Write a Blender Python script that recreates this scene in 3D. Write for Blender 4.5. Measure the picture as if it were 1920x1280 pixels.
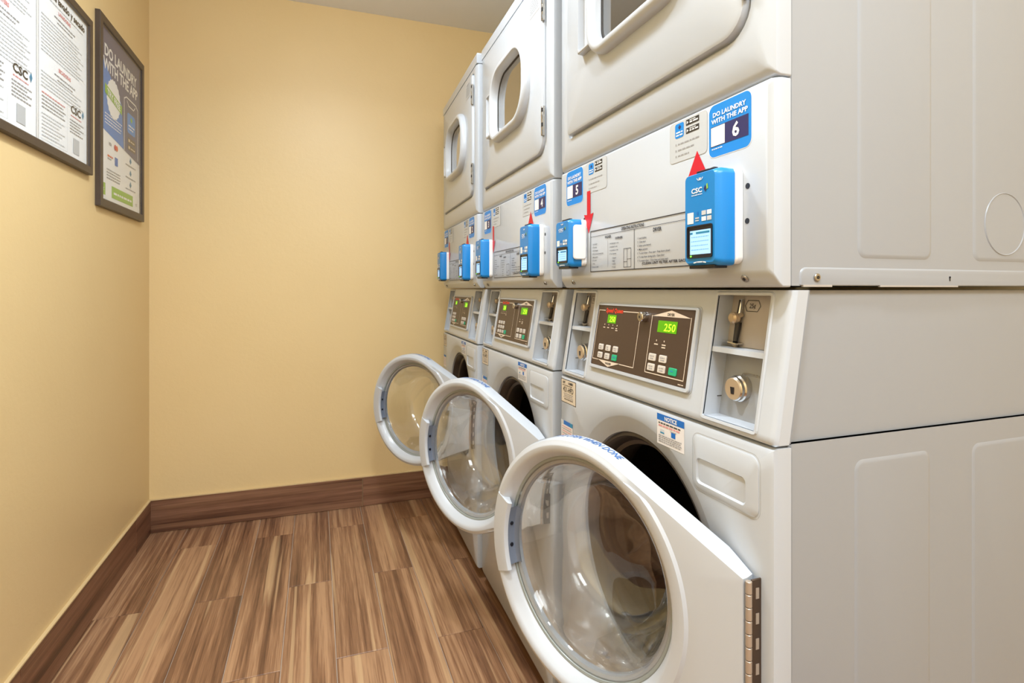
import bpy, bmesh, math, random
from mathutils import Vector, Matrix

for _o in list(bpy.data.objects):
    bpy.data.objects.remove(_o)
SC = bpy.context.scene
COL = SC.collection
R = math.radians
rnd = random.Random(7)

# ------------------------------------------------------------------ camera, light, exposure
CAM_H = 1.12
cam_data = bpy.data.cameras.new('camera')
cam = bpy.data.objects.new('camera', cam_data)
COL.objects.link(cam)
cam_data.sensor_width = 36.0
cam_data.lens = 36.0 * 1033.0 / 1920.0
cam_data.shift_y = -99.0 / 1920.0
cam_data.clip_start = 0.02
cam.location = (0, 0, CAM_H)
cam.rotation_euler = (R(90), 0, -R(19.56))
SC.camera = cam

SC.view_settings.view_transform = 'Standard'
SC.view_settings.look = 'None'
SC.view_settings.gamma = 1.0
SC.view_settings.use_curve_mapping = False
SC.view_settings.exposure = 0.0

world = bpy.data.worlds.new('world')
SC.world = world
world.use_nodes = True
world.node_tree.nodes['Background'].inputs[0].default_value = (0.95, 0.98, 1.0, 1)
world.node_tree.nodes['Background'].inputs[1].default_value = 0.15


def area_light(name, loc, sx, sy, power, color, rot=(0, 0, 0)):
    d = bpy.data.lights.new(name, 'AREA')
    d.shape = 'RECTANGLE'
    d.size, d.size_y, d.energy, d.color = sx, sy, power, color
    o = bpy.data.objects.new(name, d)
    o.location, o.rotation_euler = loc, rot
    COL.objects.link(o)
    return o




def fill_point(loc, power, color, radius):  # unseen point light, added as fill to brighten ceiling and walls
    d = bpy.data.lights.new('ceiling_fill', 'POINT')
    d.energy, d.color, d.shadow_soft_size = power, color, radius
    o = bpy.data.objects.new('ceiling_fill', d); o.location = loc; COL.objects.link(o)


WHITE = (0.86, 0.945, 1.0)
for _y, _w in ((0.25, 17), (1.45, 12)):
    d_ = area_light('ceiling_downlight', (0.06, _y, 2.535), 0.18, 0.18, _w, WHITE)
    d_.data.shape = 'DISK'; d_.data.spread = R(150)
fill_point((0.05, 1.35, 2.32), 17, WHITE, 0.08)
area_light('rear_fill', (0.40, -0.85, 2.535), 1.2, 1.0, 38, WHITE)  # unseen area behind the camera, added as fill
fill_point((0.30, -0.5, 2.30), 16, WHITE, 0.10)

# ------------------------------------------------------------------ materials
MATS = {}


def _new(name):
    m = bpy.data.materials.new(name)
    m.use_nodes = True
    nt = m.node_tree
    return m, nt, nt.nodes['Principled BSDF']


def lin(r, g, b):
    f = lambda v: (v / 255 / 12.92) if v / 255 <= 0.04045 else ((v / 255 + 0.055) / 1.055) ** 2.4
    return (f(r), f(g), f(b), 1)


def plain(name, rgb, rough=0.5, metal=0.0, coat=0.0, bump=0.0, bscale=200, emit=None, estr=0):
    m, nt, p = _new(name)
    p.inputs['Base Color'].default_value = lin(*rgb)
    p.inputs['Roughness'].default_value = rough
    p.inputs['Metallic'].default_value = metal
    p.inputs['Coat Weight'].default_value = coat
    p.inputs['Coat Roughness'].default_value = 0.12
    # slight procedural wear so that no surface is perfectly uniform
    tc = nt.nodes.new('ShaderNodeTexCoord')
    nz = nt.nodes.new('ShaderNodeTexNoise')
    nz.inputs['Scale'].default_value = bscale
    nz.inputs['Detail'].default_value = 3
    nt.links.new(tc.outputs['Object'], nz.inputs['Vector'])
    mr = nt.nodes.new('ShaderNodeMapRange')
    mr.inputs['To Min'].default_value = max(0.02, rough - 0.04)
    mr.inputs['To Max'].default_value = min(1, rough + 0.04)
    nt.links.new(nz.outputs['Fac'], mr.inputs['Value'])
    nt.links.new(mr.outputs['Result'], p.inputs['Roughness'])
    if bump:
        b = nt.nodes.new('ShaderNodeBump')
        b.inputs['Strength'].default_value = bump
        b.inputs['Distance'].default_value = 0.002
        nt.links.new(nz.outputs['Fac'], b.inputs['Height'])
        nt.links.new(b.outputs['Normal'], p.inputs['Normal'])
    if emit:
        p.inputs['Emission Color'].default_value = lin(*emit)
        p.inputs['Emission Strength'].default_value = estr
    MATS[name] = m
    return m


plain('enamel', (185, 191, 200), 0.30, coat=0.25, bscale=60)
plain('enamel_shaded', (153, 157, 164), 0.30, coat=0.2, bscale=40)  # same white enamel, darkened: the sides' shade is put into the colour
plain('door_plastic', (190, 195, 203), 0.33, coat=0.2, bscale=80)
plain('groove', (60, 55, 52), 0.7)
plain('rubber', (62, 54, 49), 0.35, bump=0.1)
plain('rubber_dark', (44, 40, 38), 0.6)
plain('drum_steel', (74, 64, 56), 0.32, metal=0.85, bscale=30)
plain('galvanized', (190, 193, 196), 0.45, metal=0.25, bscale=25)
plain('chrome', (205, 203, 200), 0.14, metal=1.0)
plain('lock_body', (150, 152, 156), 0.28, metal=0.75)
plain('steel', (165, 160, 152), 0.3, metal=0.9)
plain('brass', (200, 182, 158), 0.3, metal=0.55)
plain('bronze', (74, 58, 46), 0.45, metal=0.3)
plain('knuckle', (186, 172, 158), 0.35, metal=0.5)
plain('slot_plate', (176, 168, 162), 0.42, metal=0.15)
plain('reader_blue', (10, 128, 205), 0.35, coat=0.15)
plain('reader_white', (235, 235, 236), 0.4)
plain('sticker_blue', (16, 132, 218), 0.4)
plain('navy', (42, 40, 92), 0.4)
plain('white_print', (240, 240, 240), 0.45)
plain('cream_print', (214, 198, 180), 0.45)
plain('paper', (246, 249, 253), 0.5)
plain('decal_white', (190, 195, 201), 0.42)
plain('decal_edge', (176, 170, 164), 0.5)
plain('tag_cream', (214, 200, 180), 0.5)
plain('notice_white', (226, 222, 222), 0.45)
plain('black_print', (38, 33, 30), 0.5)
plain('grey_print', (150, 150, 154), 0.5)
plain('faint_print', (198, 201, 206), 0.5)
plain('red_print', (200, 16, 40), 0.45)
plain('pale_red', (222, 140, 142), 0.5)
plain('logo_red', (222, 62, 40), 0.45)
plain('notice_blue', (14, 104, 190), 0.45)
plain('rim_blue', (46, 104, 178), 0.45)
plain('poster_top_glare', (72, 78, 116), 0.45)  # poster blue turned greyish, the glass reflection put into the colour
plain('poster_blue', (52, 122, 200), 0.45)
plain('poster_white', (240, 240, 240), 0.5)
plain('lime', (140, 186, 66), 0.5)
plain('teal', (40, 130, 170), 0.5)
plain('orange_print', (226, 96, 48), 0.5)
plain('overlay', (70, 54, 44), 0.38)
plain('button_grey', (206, 198, 190), 0.45)
plain('button_green', (26, 164, 118), 0.45)
plain('frame_dark', (70, 58, 50), 0.4, bump=0.1)
plain('display', (70, 128, 0), 0.4, emit=(84, 160, 0), estr=0.65)
plain('digits', (190, 255, 60), 0.4, emit=(190, 255, 40), estr=1.15)
plain('screen', (150, 195, 240), 0.3, emit=(150, 198, 250), estr=0.7)
plain('screen_text', (110, 160, 225), 0.4, emit=(100, 150, 225), estr=0.5)
plain('led', (120, 240, 80), 0.4, emit=(120, 250, 60), estr=1.5)
plain('bezel', (26, 28, 36), 0.3)
plain('pocket_grey', (112, 120, 136), 0.35)
plain('seal_grey', (146, 152, 150), 0.3)
plain('foot', (36, 34, 33), 0.7)


def wall_mat():
    m, nt, p = _new('wall_paint')
    tc = nt.nodes.new('ShaderNodeTexCoord')
    n1 = nt.nodes.new('ShaderNodeTexNoise'); n1.inputs['Scale'].default_value = 3.0; n1.inputs['Detail'].default_value = 4
    n2 = nt.nodes.new('ShaderNodeTexNoise'); n2.inputs['Scale'].default_value = 55.0; n2.inputs['Detail'].default_value = 5
    n2.inputs['Roughness'].default_value = 0.6
    for n in (n1, n2):
        nt.links.new(tc.outputs['Object'], n.inputs['Vector'])
    cr = nt.nodes.new('ShaderNodeMix'); cr.data_type = 'RGBA'
    cr.inputs['A'].default_value = lin(230, 202, 148)
    cr.inputs['B'].default_value = lin(235, 208, 156)
    nt.links.new(n1.outputs['Fac'], cr.inputs['Factor'])
    nt.links.new(cr.outputs['Result'], p.inputs['Base Color'])
    p.inputs['Roughness'].default_value = 0.42
    b = nt.nodes.new('ShaderNodeBump'); b.inputs['Strength'].default_value = 0.22; b.inputs['Distance'].default_value = 0.003
    nt.links.new(n2.outputs['Fac'], b.inputs['Height'])
    nt.links.new(b.outputs['Normal'], p.inputs['Normal'])
    MATS['wall_paint'] = m


wall_mat()
plain('plain_white_paint', (222, 222, 226), 0.6, bump=0.1, bscale=60)
plain('ceiling_paint', (243, 244, 246), 0.7, bump=0.1, bscale=90)
plain('grout', (196, 180, 164), 0.8, bump=0.2)
plain('caulk', (214, 188, 142), 0.6)


def wood(name, axis, stops, light, contrast=1.0, rough=0.36, streak=9.0):
    """wood-look porcelain: long wavy bands plus fine grain; each tile has its own offset and tone"""
    m, nt, p = _new(name)
    N, L = nt.nodes.new, nt.links.new
    tc = N('ShaderNodeTexCoord'); oi = N('ShaderNodeObjectInfo')
    sc = N('ShaderNodeVectorMath'); sc.operation = 'SCALE'; sc.inputs[0].default_value = (37.0, 91.0, 53.0)
    L(oi.outputs['Random'], sc.inputs['Scale'])
    ad = N('ShaderNodeVectorMath'); ad.operation = 'ADD'
    L(tc.outputs['Object'], ad.inputs[0]); L(sc.outputs['Vector'], ad.inputs[1])
    def stretched(sx, sy, sz, scale, detail, dist):
        mp = N('ShaderNodeMapping'); mp.inputs['Scale'].default_value = (sx, sy, sz)
        L(ad.outputs['Vector'], mp.inputs['Vector'])
        n = N('ShaderNodeTexNoise'); n.inputs['Scale'].default_value = scale; n.inputs['Detail'].default_value = detail
        n.inputs['Distortion'].default_value = dist
        L(mp.outputs['Vector'], n.inputs['Vector'])
        return n
    lng, crs = 0.06, 1.0
    v = lambda a, b: (a if axis == 0 else b, a if axis == 1 else b, b)
    big = stretched(*v(0.28 / streak, 1.0), 16.0, 2.0, 0.5)
    mid = stretched(*v(0.016, 1.0), 58.0, 4.0, 0.6)
    fine = stretched(*v(0.03, 1.0), 260.0, 4.0, 0.4)
    w1 = N('ShaderNodeMath'); w1.operation = 'MULTIPLY_ADD'; w1.inputs[1].default_value = 0.5; L(mid.outputs['Fac'], w1.inputs[0])
    bg = N('ShaderNodeMath'); bg.operation = 'MULTIPLY'; bg.inputs[1].default_value = 0.55; L(big.outputs['Fac'], bg.inputs[0])
    L(bg.outputs[0], w1.inputs[2])
    w2 = N('ShaderNodeMath'); w2.operation = 'MULTIPLY_ADD'; w2.inputs[1].default_value = 0.30; L(fine.outputs['Fac'], w2.inputs[0]); L(w1.outputs[0], w2.inputs[2])
    tone = N('ShaderNodeMath'); tone.operation = 'MULTIPLY_ADD'; tone.inputs[1].default_value = 0.045
    L(oi.outputs['Random'], tone.inputs[0]); L(w2.outputs[0], tone.inputs[2])
    cr = N('ShaderNodeValToRGB')
    e = cr.color_ramp.elements
    e[0].position, e[0].color = stops[0][0], lin(*stops[0][1])
    e[1].position, e[1].color = stops[-1][0], lin(*stops[-1][1])
    for pos, c in stops[1:-1]:
        q = e.new(pos); q.color = lin(*c)
    L(tone.outputs[0], cr.inputs['Fac'])
    # pale sapwood streaks
    sap = stretched(*v(0.022, 1.0), 26.0, 2.0, 0.7)
    sr = N('ShaderNodeMapRange'); sr.inputs['From Min'].default_value = 0.60; sr.inputs['From Max'].default_value = 0.66
    sr.inputs['To Max'].default_value = 0.6 * contrast
    L(sap.outputs['Fac'], sr.inputs['Value'])
    mx = N('ShaderNodeMix'); mx.data_type = 'RGBA'
    L(sr.outputs['Result'], mx.inputs['Factor']); L(cr.outputs['Color'], mx.inputs['A']); mx.inputs['B'].default_value = lin(*light)
    L(mx.outputs['Result'], p.inputs['Base Color'])
    p.inputs['Roughness'].default_value = rough
    b = N('ShaderNodeBump'); b.inputs['Strength'].default_value = 0.12; b.inputs['Distance'].default_value = 0.001
    L(w2.outputs[0], b.inputs['Height']); L(b.outputs['Normal'], p.inputs['Normal'])
    MATS[name] = m


wood('wood_tile', 1, [(0.47, (70, 45, 32)), (0.57, (106, 72, 51)), (0.68, (142, 103, 75)), (0.80, (180, 140, 106))], (204, 170, 130))
wood('base_tile_x', 0, [(0.47, (58, 36, 25)), (0.58, (96, 62, 43)), (0.70, (124, 86, 64)), (0.84, (148, 108, 84))], (158, 118, 88), 0.6)
wood('base_tile_y', 1, [(0.47, (60, 37, 26)), (0.58, (98, 63, 44)), (0.70, (126, 86, 64)), (0.84, (148, 108, 84))], (158, 118, 88), 0.5)


def glass_mat(name, tint, refl=0.05, power=3.2, refr=0.0):
    """thin clear glass: lets light through, mirrors more at grazing angles"""
    m = bpy.data.materials.new(name); m.use_nodes = True
    nt = m.node_tree; nt.nodes.clear()
    N, L = nt.nodes.new, nt.links.new
    out = N('ShaderNodeOutputMaterial'); mix = N('ShaderNodeMixShader')
    tr = N('ShaderNodeBsdfTransparent'); tr.inputs['Color'].default_value = (*tint, 1)
    gl = N('ShaderNodeBsdfGlossy'); gl.inputs['Roughness'].default_value = 0.02; gl.inputs['Color'].default_value = (1, 1, 1, 1)
    lw = N('ShaderNodeLayerWeight'); lw.inputs['Blend'].default_value = 0.5
    pw = N('ShaderNodeMath'); pw.operation = 'POWER'; pw.inputs[1].default_value = power
    ma = N('ShaderNodeMath'); ma.operation = 'MULTIPLY_ADD'; ma.inputs[1].default_value = 0.85; ma.inputs[2].default_value = refl
    L(lw.outputs['Facing'], pw.inputs[0]); L(pw.outputs[0], ma.inputs[0]); L(ma.outputs[0], mix.inputs['Fac'])
    body = tr
    if refr:
        rf = N('ShaderNodeBsdfRefraction'); rf.inputs['IOR'].default_value = 1.45; rf.inputs['Roughness'].default_value = 0.0; rf.inputs['Color'].default_value = (*tint, 1)
        body = N('ShaderNodeMixShader'); body.inputs['Fac'].default_value = refr
        L(tr.outputs[0], body.inputs[1]); L(rf.outputs[0], body.inputs[2])
    L(body.outputs[0], mix.inputs[1]); L(gl.outputs[0], mix.inputs[2]); L(mix.outputs[0], out.inputs['Surface'])
    MATS[name] = m


glass_mat('clear_glass', (0.97, 0.976, 0.97), 0.05, 2.4, refr=0.8)
glass_mat('window_glass', (0.80, 0.83, 0.84), 0.12, 2.0)
glass_mat('poster_glass', (0.985, 0.99, 0.99), 0.03, 5.5)

# ------------------------------------------------------------------ mesh builder
_glyphs = {}


def glyph(s, bold):
    k = (s, bold)
    if k not in _glyphs:
        c = bpy.data.curves.new('t', 'FONT'); c.body = s; c.size = 1.0; c.resolution_u = 2; c.offset = 0.028 if bold else 0.006
        o = bpy.data.objects.new('t', c)
        me = bpy.data.meshes.new_from_object(o)
        vs = [(v.co.x, v.co.y) for v in me.vertices]
        fs = [tuple(p.vertices) for p in me.polygons]
        bpy.data.objects.remove(o); bpy.data.curves.remove(c); bpy.data.meshes.remove(me)
        _glyphs[k] = (vs, fs)
    return _glyphs[k]


class MB:
    def __init__(self):
        self.v, self.f, self.m, self.names = [], [], [], []

    def mi(self, mat):
        if mat not in self.names:
            self.names.append(mat)
        return self.names.index(mat)

    def add(self, vs, fs, mat):
        o = len(self.v); k = self.mi(mat)
        self.v += [tuple(x) for x in vs]
        for f in fs:
            self.f.append(tuple(o + i for i in f)); self.m.append(k)

    def loops(self, ls, mat, cap0=False, cap1=False, closed=True):
        n = len(ls[0]); vs = [p for l in ls for p in l]; fs = []
        for a in range(len(ls) - 1):
            for i in range(n if closed else n - 1):
                j = (i + 1) % n
                fs.append((a * n + i, a * n + j, (a + 1) * n + j, (a + 1) * n + i))
        if cap0: fs.append(tuple(range(n))[::-1])
        if cap1: fs.append(tuple((len(ls) - 1) * n + i for i in range(n)))
        self.add(vs, fs, mat)

    def box(self, a, b, mat, bev=0.0):
        x0, y0, z0 = a; x1, y1, z1 = b
        if not bev:
            vs = [(x, y, z) for x in (x0, x1) for y in (y0, y1) for z in (z0, z1)]
            self.add(vs, [(0, 1, 3, 2), (4, 6, 7, 5), (0, 4, 5, 1), (2, 3, 7, 6), (0, 2, 6, 4), (1, 5, 7, 3)], mat)
        else:
            def lp(z, i):
                return [(x0 + i, y0 + bev, z), (x0 + bev, y0 + i, z), (x1 - bev, y0 + i, z), (x1 - i, y0 + bev, z),
                        (x1 - i, y1 - bev, z), (x1 - bev, y1 - i, z), (x0 + bev, y1 - i, z), (x0 + i, y1 - bev, z)]
            self.loops([lp(z0, bev), lp(z0 + bev, 0), lp(z1 - bev, 0), lp(z1, bev)], mat, True, True)

    def cyl(self, p0, p1, r0, mat, n=20, r1=None, caps=True, bev=0.0):
        p0, p1 = Vector(p0), Vector(p1); r1 = r0 if r1 is None else r1
        d = (p1 - p0).normalized(); u = d.orthogonal().normalized(); w = d.cross(u)
        ring = lambda p, r: [p + (u * math.cos(2 * math.pi * i / n) + w * math.sin(2 * math.pi * i / n)) * r for i in range(n)]
        ls = [ring(p0, r0), ring(p1, r1)] if not bev else [ring(p0, r0 - bev), ring(p0 + d * bev, r0), ring(p1 - d * bev, r1), ring(p1, r1 - bev)]
        self.loops(ls, mat, caps, caps)

    def tube(self, pts, r, mat, n=8):
        for a, b in zip(pts, pts[1:]):
            self.cyl(a, b, r, mat, n)

    # flat print: fr maps (p right, q up, n out) to a point
    def rect(self, fr, p0, q0, p1, q1, mat, n=0.0006):
        self.add([fr(p0, q0, n), fr(p1, q0, n), fr(p1, q1, n), fr(p0, q1, n)], [(0, 1, 2, 3)], mat)

    def poly(self, fr, pts, mat, n=0.0006):
        self.add([fr(p, q, n) for p, q in pts], [tuple(range(len(pts)))], mat)

    def line(self, fr, pts, w, mat, n=0.0008, closed=False):
        if closed: pts = list(pts) + [pts[0]]
        for (a, b), (c, d) in zip(pts, pts[1:]):
            l = math.hypot(c - a, d - b) or 1; dx, dy = (c - a) / l * w / 2, (d - b) / l * w / 2
            self.poly(fr, [(a - dx + dy, b - dy - dx), (c + dx + dy, d + dy - dx), (c + dx - dy, d + dy + dx), (a - dx - dy, b - dy + dx)], mat, n)

    def text(self, fr, s, p, q, h, mat, n=0.0011, align='c', bold=False, sx=1.0, shear=0.0, fit=None):
        """cap height h; q is the baseline; fit = wanted width"""
        vs, fs = glyph(s, bold)
        k = h / 0.70
        x0, x1 = min(v[0] for v in vs), max(v[0] for v in vs)
        kx = k * sx if not fit else fit / (x1 - x0)
        off = {'l': x0, 'c': (x0 + x1) / 2, 'r': x1}[align]
        self.add([fr(p + (x - off) * kx + y * k * shear, q + y * k, n) for x, y in vs], fs, mat)

    def words(self, fr, p0, p1, q, h, mat, n=0.0009, seed=0):
        """a line of small illegible print: word-length dashes"""
        r = random.Random(seed * 7919 + int(q * 1e5)); p = p0
        while p < p1 - h:
            w = min(h * r.uniform(1.6, 5.5), p1 - p)
            self.rect(fr, p, q, p + w, q + h, mat, n); p += w + h * 0.8

    def build(self, name, parent=None, smooth=38, recalc=True, loc=None):
        me = bpy.data.meshes.new(name)
        me.from_pydata(self.v, [], self.f)
        for nme in self.names: me.materials.append(MATS[nme])
        me.polygons.foreach_set('material_index', self.m)
        if recalc:
            bm = bmesh.new(); bm.from_mesh(me)
            bmesh.ops.recalc_face_normals(bm, faces=bm.faces)
            bm.to_mesh(me); bm.free()
        if smooth:
            me.shade_smooth(); me.set_sharp_from_angle(angle=R(smooth))
        me.update()
        o = bpy.data.objects.new(name, me); COL.objects.link(o)
        if parent: o.parent = parent
        if loc: o.location = loc
        return o


def rr(y0, z0, y1, z1, rad, fr, n=7):
    """rounded rectangle loop; rad = one radius or (y0z0, y1z0, y1z1, y0z1); fr maps (y, z) to a point"""
    if not isinstance(rad, (tuple, list)): rad = (rad,) * 4
    out = []
    for (cy, cz, a0), r in zip(((y0, z0, 180), (y1, z0, 270), (y1, z1, 0), (y0, z1, 90)), rad):
        r = max(r, 1e-5)
        sy = cy + (r if cy == y0 else -r); sz = cz + (r if cz == z0 else -r)
        for i in range(n):
            a = R(a0 + 90 * i / (n - 1))
            out.append(fr(sy + r * math.cos(a), sz + r * math.sin(a)))
    return out


def ins(rad, d):
    return tuple(max(0.0005, r - d) for r in rad) if isinstance(rad, (tuple, list)) else max(0.0005, rad - d)


def tag(o, label=None, cat=None, group=None, kind=None):
    if label: o['label'] = label
    if cat: o['category'] = cat
    if group: o['group'] = group
    if kind: o['kind'] = kind
    return o


def empty(name, loc, rz=0.0):
    o = bpy.data.objects.new(name, None); COL.objects.link(o)
    o.location = loc; o.rotation_euler = (0, 0, rz); o.empty_display_size = 0.1
    return o


# ------------------------------------------------------------------ the room
XL, XR, YF, YB, ZC = -0.722, 1.40, -1.9, 2.937, 2.545


def slab(name, a, b, mat):
    m = MB(); m.box(a, b, mat)
    return tag(m.build(name, smooth=0), kind='structure')


floor = slab('floor', (XL - .1, YF - .1, -0.1), (XR + .1, YB + .1, -0.0035), 'grout')
slab('ceiling', (XL - .1, YF - .1, ZC), (XR + .1, YB + .1, ZC + .1), 'ceiling_paint')
slab('wall_left', (XL - .1, YF - .1, -0.1), (XL, YB + .1, ZC), 'wall_paint')
slab('wall_right', (XR, YF - .1, -0.1), (XR + .1, YB + .1, ZC), 'wall_paint')
slab('wall_back', (XL - .1, YB, -0.1), (XR + .1, YB + .1, ZC), 'wall_paint')
slab('wall_front', (XL - .1, YF - .1, -0.1), (XR + .1, YF, ZC), 'plain_white_paint')

# floor planks: 155 mm wide, 963 mm long, laid half-lapped along the room
PW, PL = 0.1554, 0.963
plank_meshes = {}


def plank(x0, x1, y0, y1):
    key = (round(x1 - x0, 4), round(y1 - y0, 4))
    g, b = 0.0011, 0.0012
    cx, cy = (x0 + x1) / 2, (y0 + y1) / 2
    if key not in plank_meshes:
        m = MB(); hx, hy = key[0] / 2 - g, key[1] / 2 - g
        lp = lambda z, i: [(-hx + i, -hy + i, z), (hx - i, -hy + i, z), (hx - i, hy - i, z), (-hx + i, hy - i, z)]
        m.loops([lp(-0.006, 0), lp(-0.0008, 0), lp(0, b)], 'wood_tile', False, True)
        o = m.build('plank', floor, smooth=0); plank_meshes[key] = o.data
    else:
        o = bpy.data.objects.new('plank', plank_meshes[key]); COL.objects.link(o); o.parent = floor
    o.location = (cx, cy, 0)


col = 0
x = -0.722 + 0.0
edges = [XL, -0.5645] + [-0.5645 + PW * i for i in range(1, 14)]
for i in range(len(edges) - 1):
    a, b = edges[i], min(edges[i + 1], XR)
    if a >= XR: break
    y = YB - (0.7085 if i % 2 == 0 else 0.2245)
    cuts = [YB]
    while y > YF:
        cuts.append(y); y -= PL
    cuts.append(YF)
    for c0, c1 in zip(cuts[1:], cuts):
        if c1 - c0 > 0.02: plank(a, b, c0, c1)

# tile skirting
BH, BT = 0.1495, 0.0095


def skirting(name, horizontal, pieces):
    m = MB()
    if horizontal: m.box((XL, YB - BT - .001, BH), (XR, YB, BH + .0045), 'caulk')
    else: m.box((XL, YF, BH), (XL + BT + .001, YB - BT, BH + .0045), 'caulk')
    base = tag(m.build(name, smooth=0), kind='structure')
    for a, b in pieces:
        m = MB(); h = (b - a) / 2 - .0009; c = (a + b) / 2
        if horizontal:
            m.box((-h, -BT / 2, 0.0015), (h, BT / 2, BH), 'base_tile_x', 0.001)
            m.build('skirting_tile', base, smooth=0, loc=(c, YB - BT / 2, 0))
        else:
            m.box((-BT / 2, -h, 0.0015), (BT / 2, h, BH), 'base_tile_y', 0.001)
            m.build('skirting_tile', base, smooth=0, loc=(XL + BT / 2, c, 0))


skirting('baseboard_back', True, [(XL, 0.225), (0.225, 1.188), (1.188, XR)])
skirting('baseboard_left', False, [(2.711, YB - BT), (1.748, 2.711), (0.785, 1.748), (-0.178, 0.785), (-1.141, -0.178), (YF, -1.141)])

# ------------------------------------------------------------------ laundry machines
W, D = 0.69, 0.72           # width of a machine, depth of its cabinet
Z_SEAM, Z_TOP = 0.906, 1.118   # washer cabinet / console seam, console top
SLOPE = 0.035 / (Z_TOP - Z_SEAM)


def front(lx):             # viewer looks along +x: right is -y
    return lambda p, q, n: (lx - n, -p, q)


def slant(off=0.0):        # the console's sloping face
    return lambda p, q, n: (SLOPE * (q - Z_SEAM) + off - n, -p, q)


def side_plate(name, parent, lx0, z0, lx1, z1, rad=0.012):
    """pressed field in a cabinet side, a millimetre proud with a soft edge"""
    m = MB(); f = lambda y: (lambda a, b: (a, y, b))
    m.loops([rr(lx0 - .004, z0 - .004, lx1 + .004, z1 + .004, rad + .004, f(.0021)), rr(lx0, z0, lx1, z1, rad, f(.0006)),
             rr(lx0 + .003, z0 + .003, lx1 - .003, z1 - .003, rad - .003, f(.0004))], 'enamel_shaded', False, True)
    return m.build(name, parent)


def screw(parent, pos, d, r=0.0055, mat='steel', name='screw'):
    m = MB(); p = Vector(pos); d = Vector(d)
    m.cyl(p, p + d * 0.003, r, mat, 14, bev=0.001)
    m.cyl(p + d * 0.0029, p + d * 0.0036, r * 0.42, 'black_print', 8)
    return m.build(name, parent)


def shell(m, x0, x1, y0, y1, z0, z1, mat):
    """cabinet open towards the front"""
    b = 0.003
    lp = lambda xx, i: [(xx, y0 + i, z0 + i), (xx, y1 - i, z0 + i), (xx, y1 - i, z1 - i), (xx, y0 + i, z1 - i)]
    m.loops([lp(x0 + .004, .012), lp(x0, .003), lp(x0 + b, 0), lp(x1 - b, 0), lp(x1, b)], mat, False, True)


# ---- washer ----------------------------------------------------------------
DR, DL, DZ = 0.2333, 0.322, 0.6095       # door radius, hinge to centre, centre height
HX, HY = -0.022, 0.0265                  # hinge pin
OY = HY + DL                            # opening centre


def door_outline(theta, grow=0.0):
    """radius of the door's outline: a disc pulled out to the hinge edge"""
    r0 = DR + grow
    hh = 0.110 + grow; H = DL
    c, s = math.cos(theta), math.sin(theta)
    best = r0
    # polygon hinge edge + tangents, as a convex hull of the disc and the two hinge corners
    for sg in (1, -1):
        cx, cy = -H, sg * hh
        d = math.hypot(cx, cy); beta = math.acos(r0 / d); a0 = math.atan2(cy, cx)
        ta = a0 - sg * beta
        tx, ty = r0 * math.cos(ta), r0 * math.sin(ta)
        # segment from tangent point to hinge corner
        ex, ey = cx - tx, cy - ty
        den = c * ey - s * ex
        if abs(den) > 1e-9:
            t = (tx * ey - ty * ex) / den
            u = (tx * s - ty * c) / den
            if t > 0 and -1e-6 <= u <= 1 + 1e-6: best = max(best, t)
    if c < -1e-6:
        t = -H / c
        if abs(t * s) <= hh + 1e-6: best = max(best, t) if best == r0 else best
    return best


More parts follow.
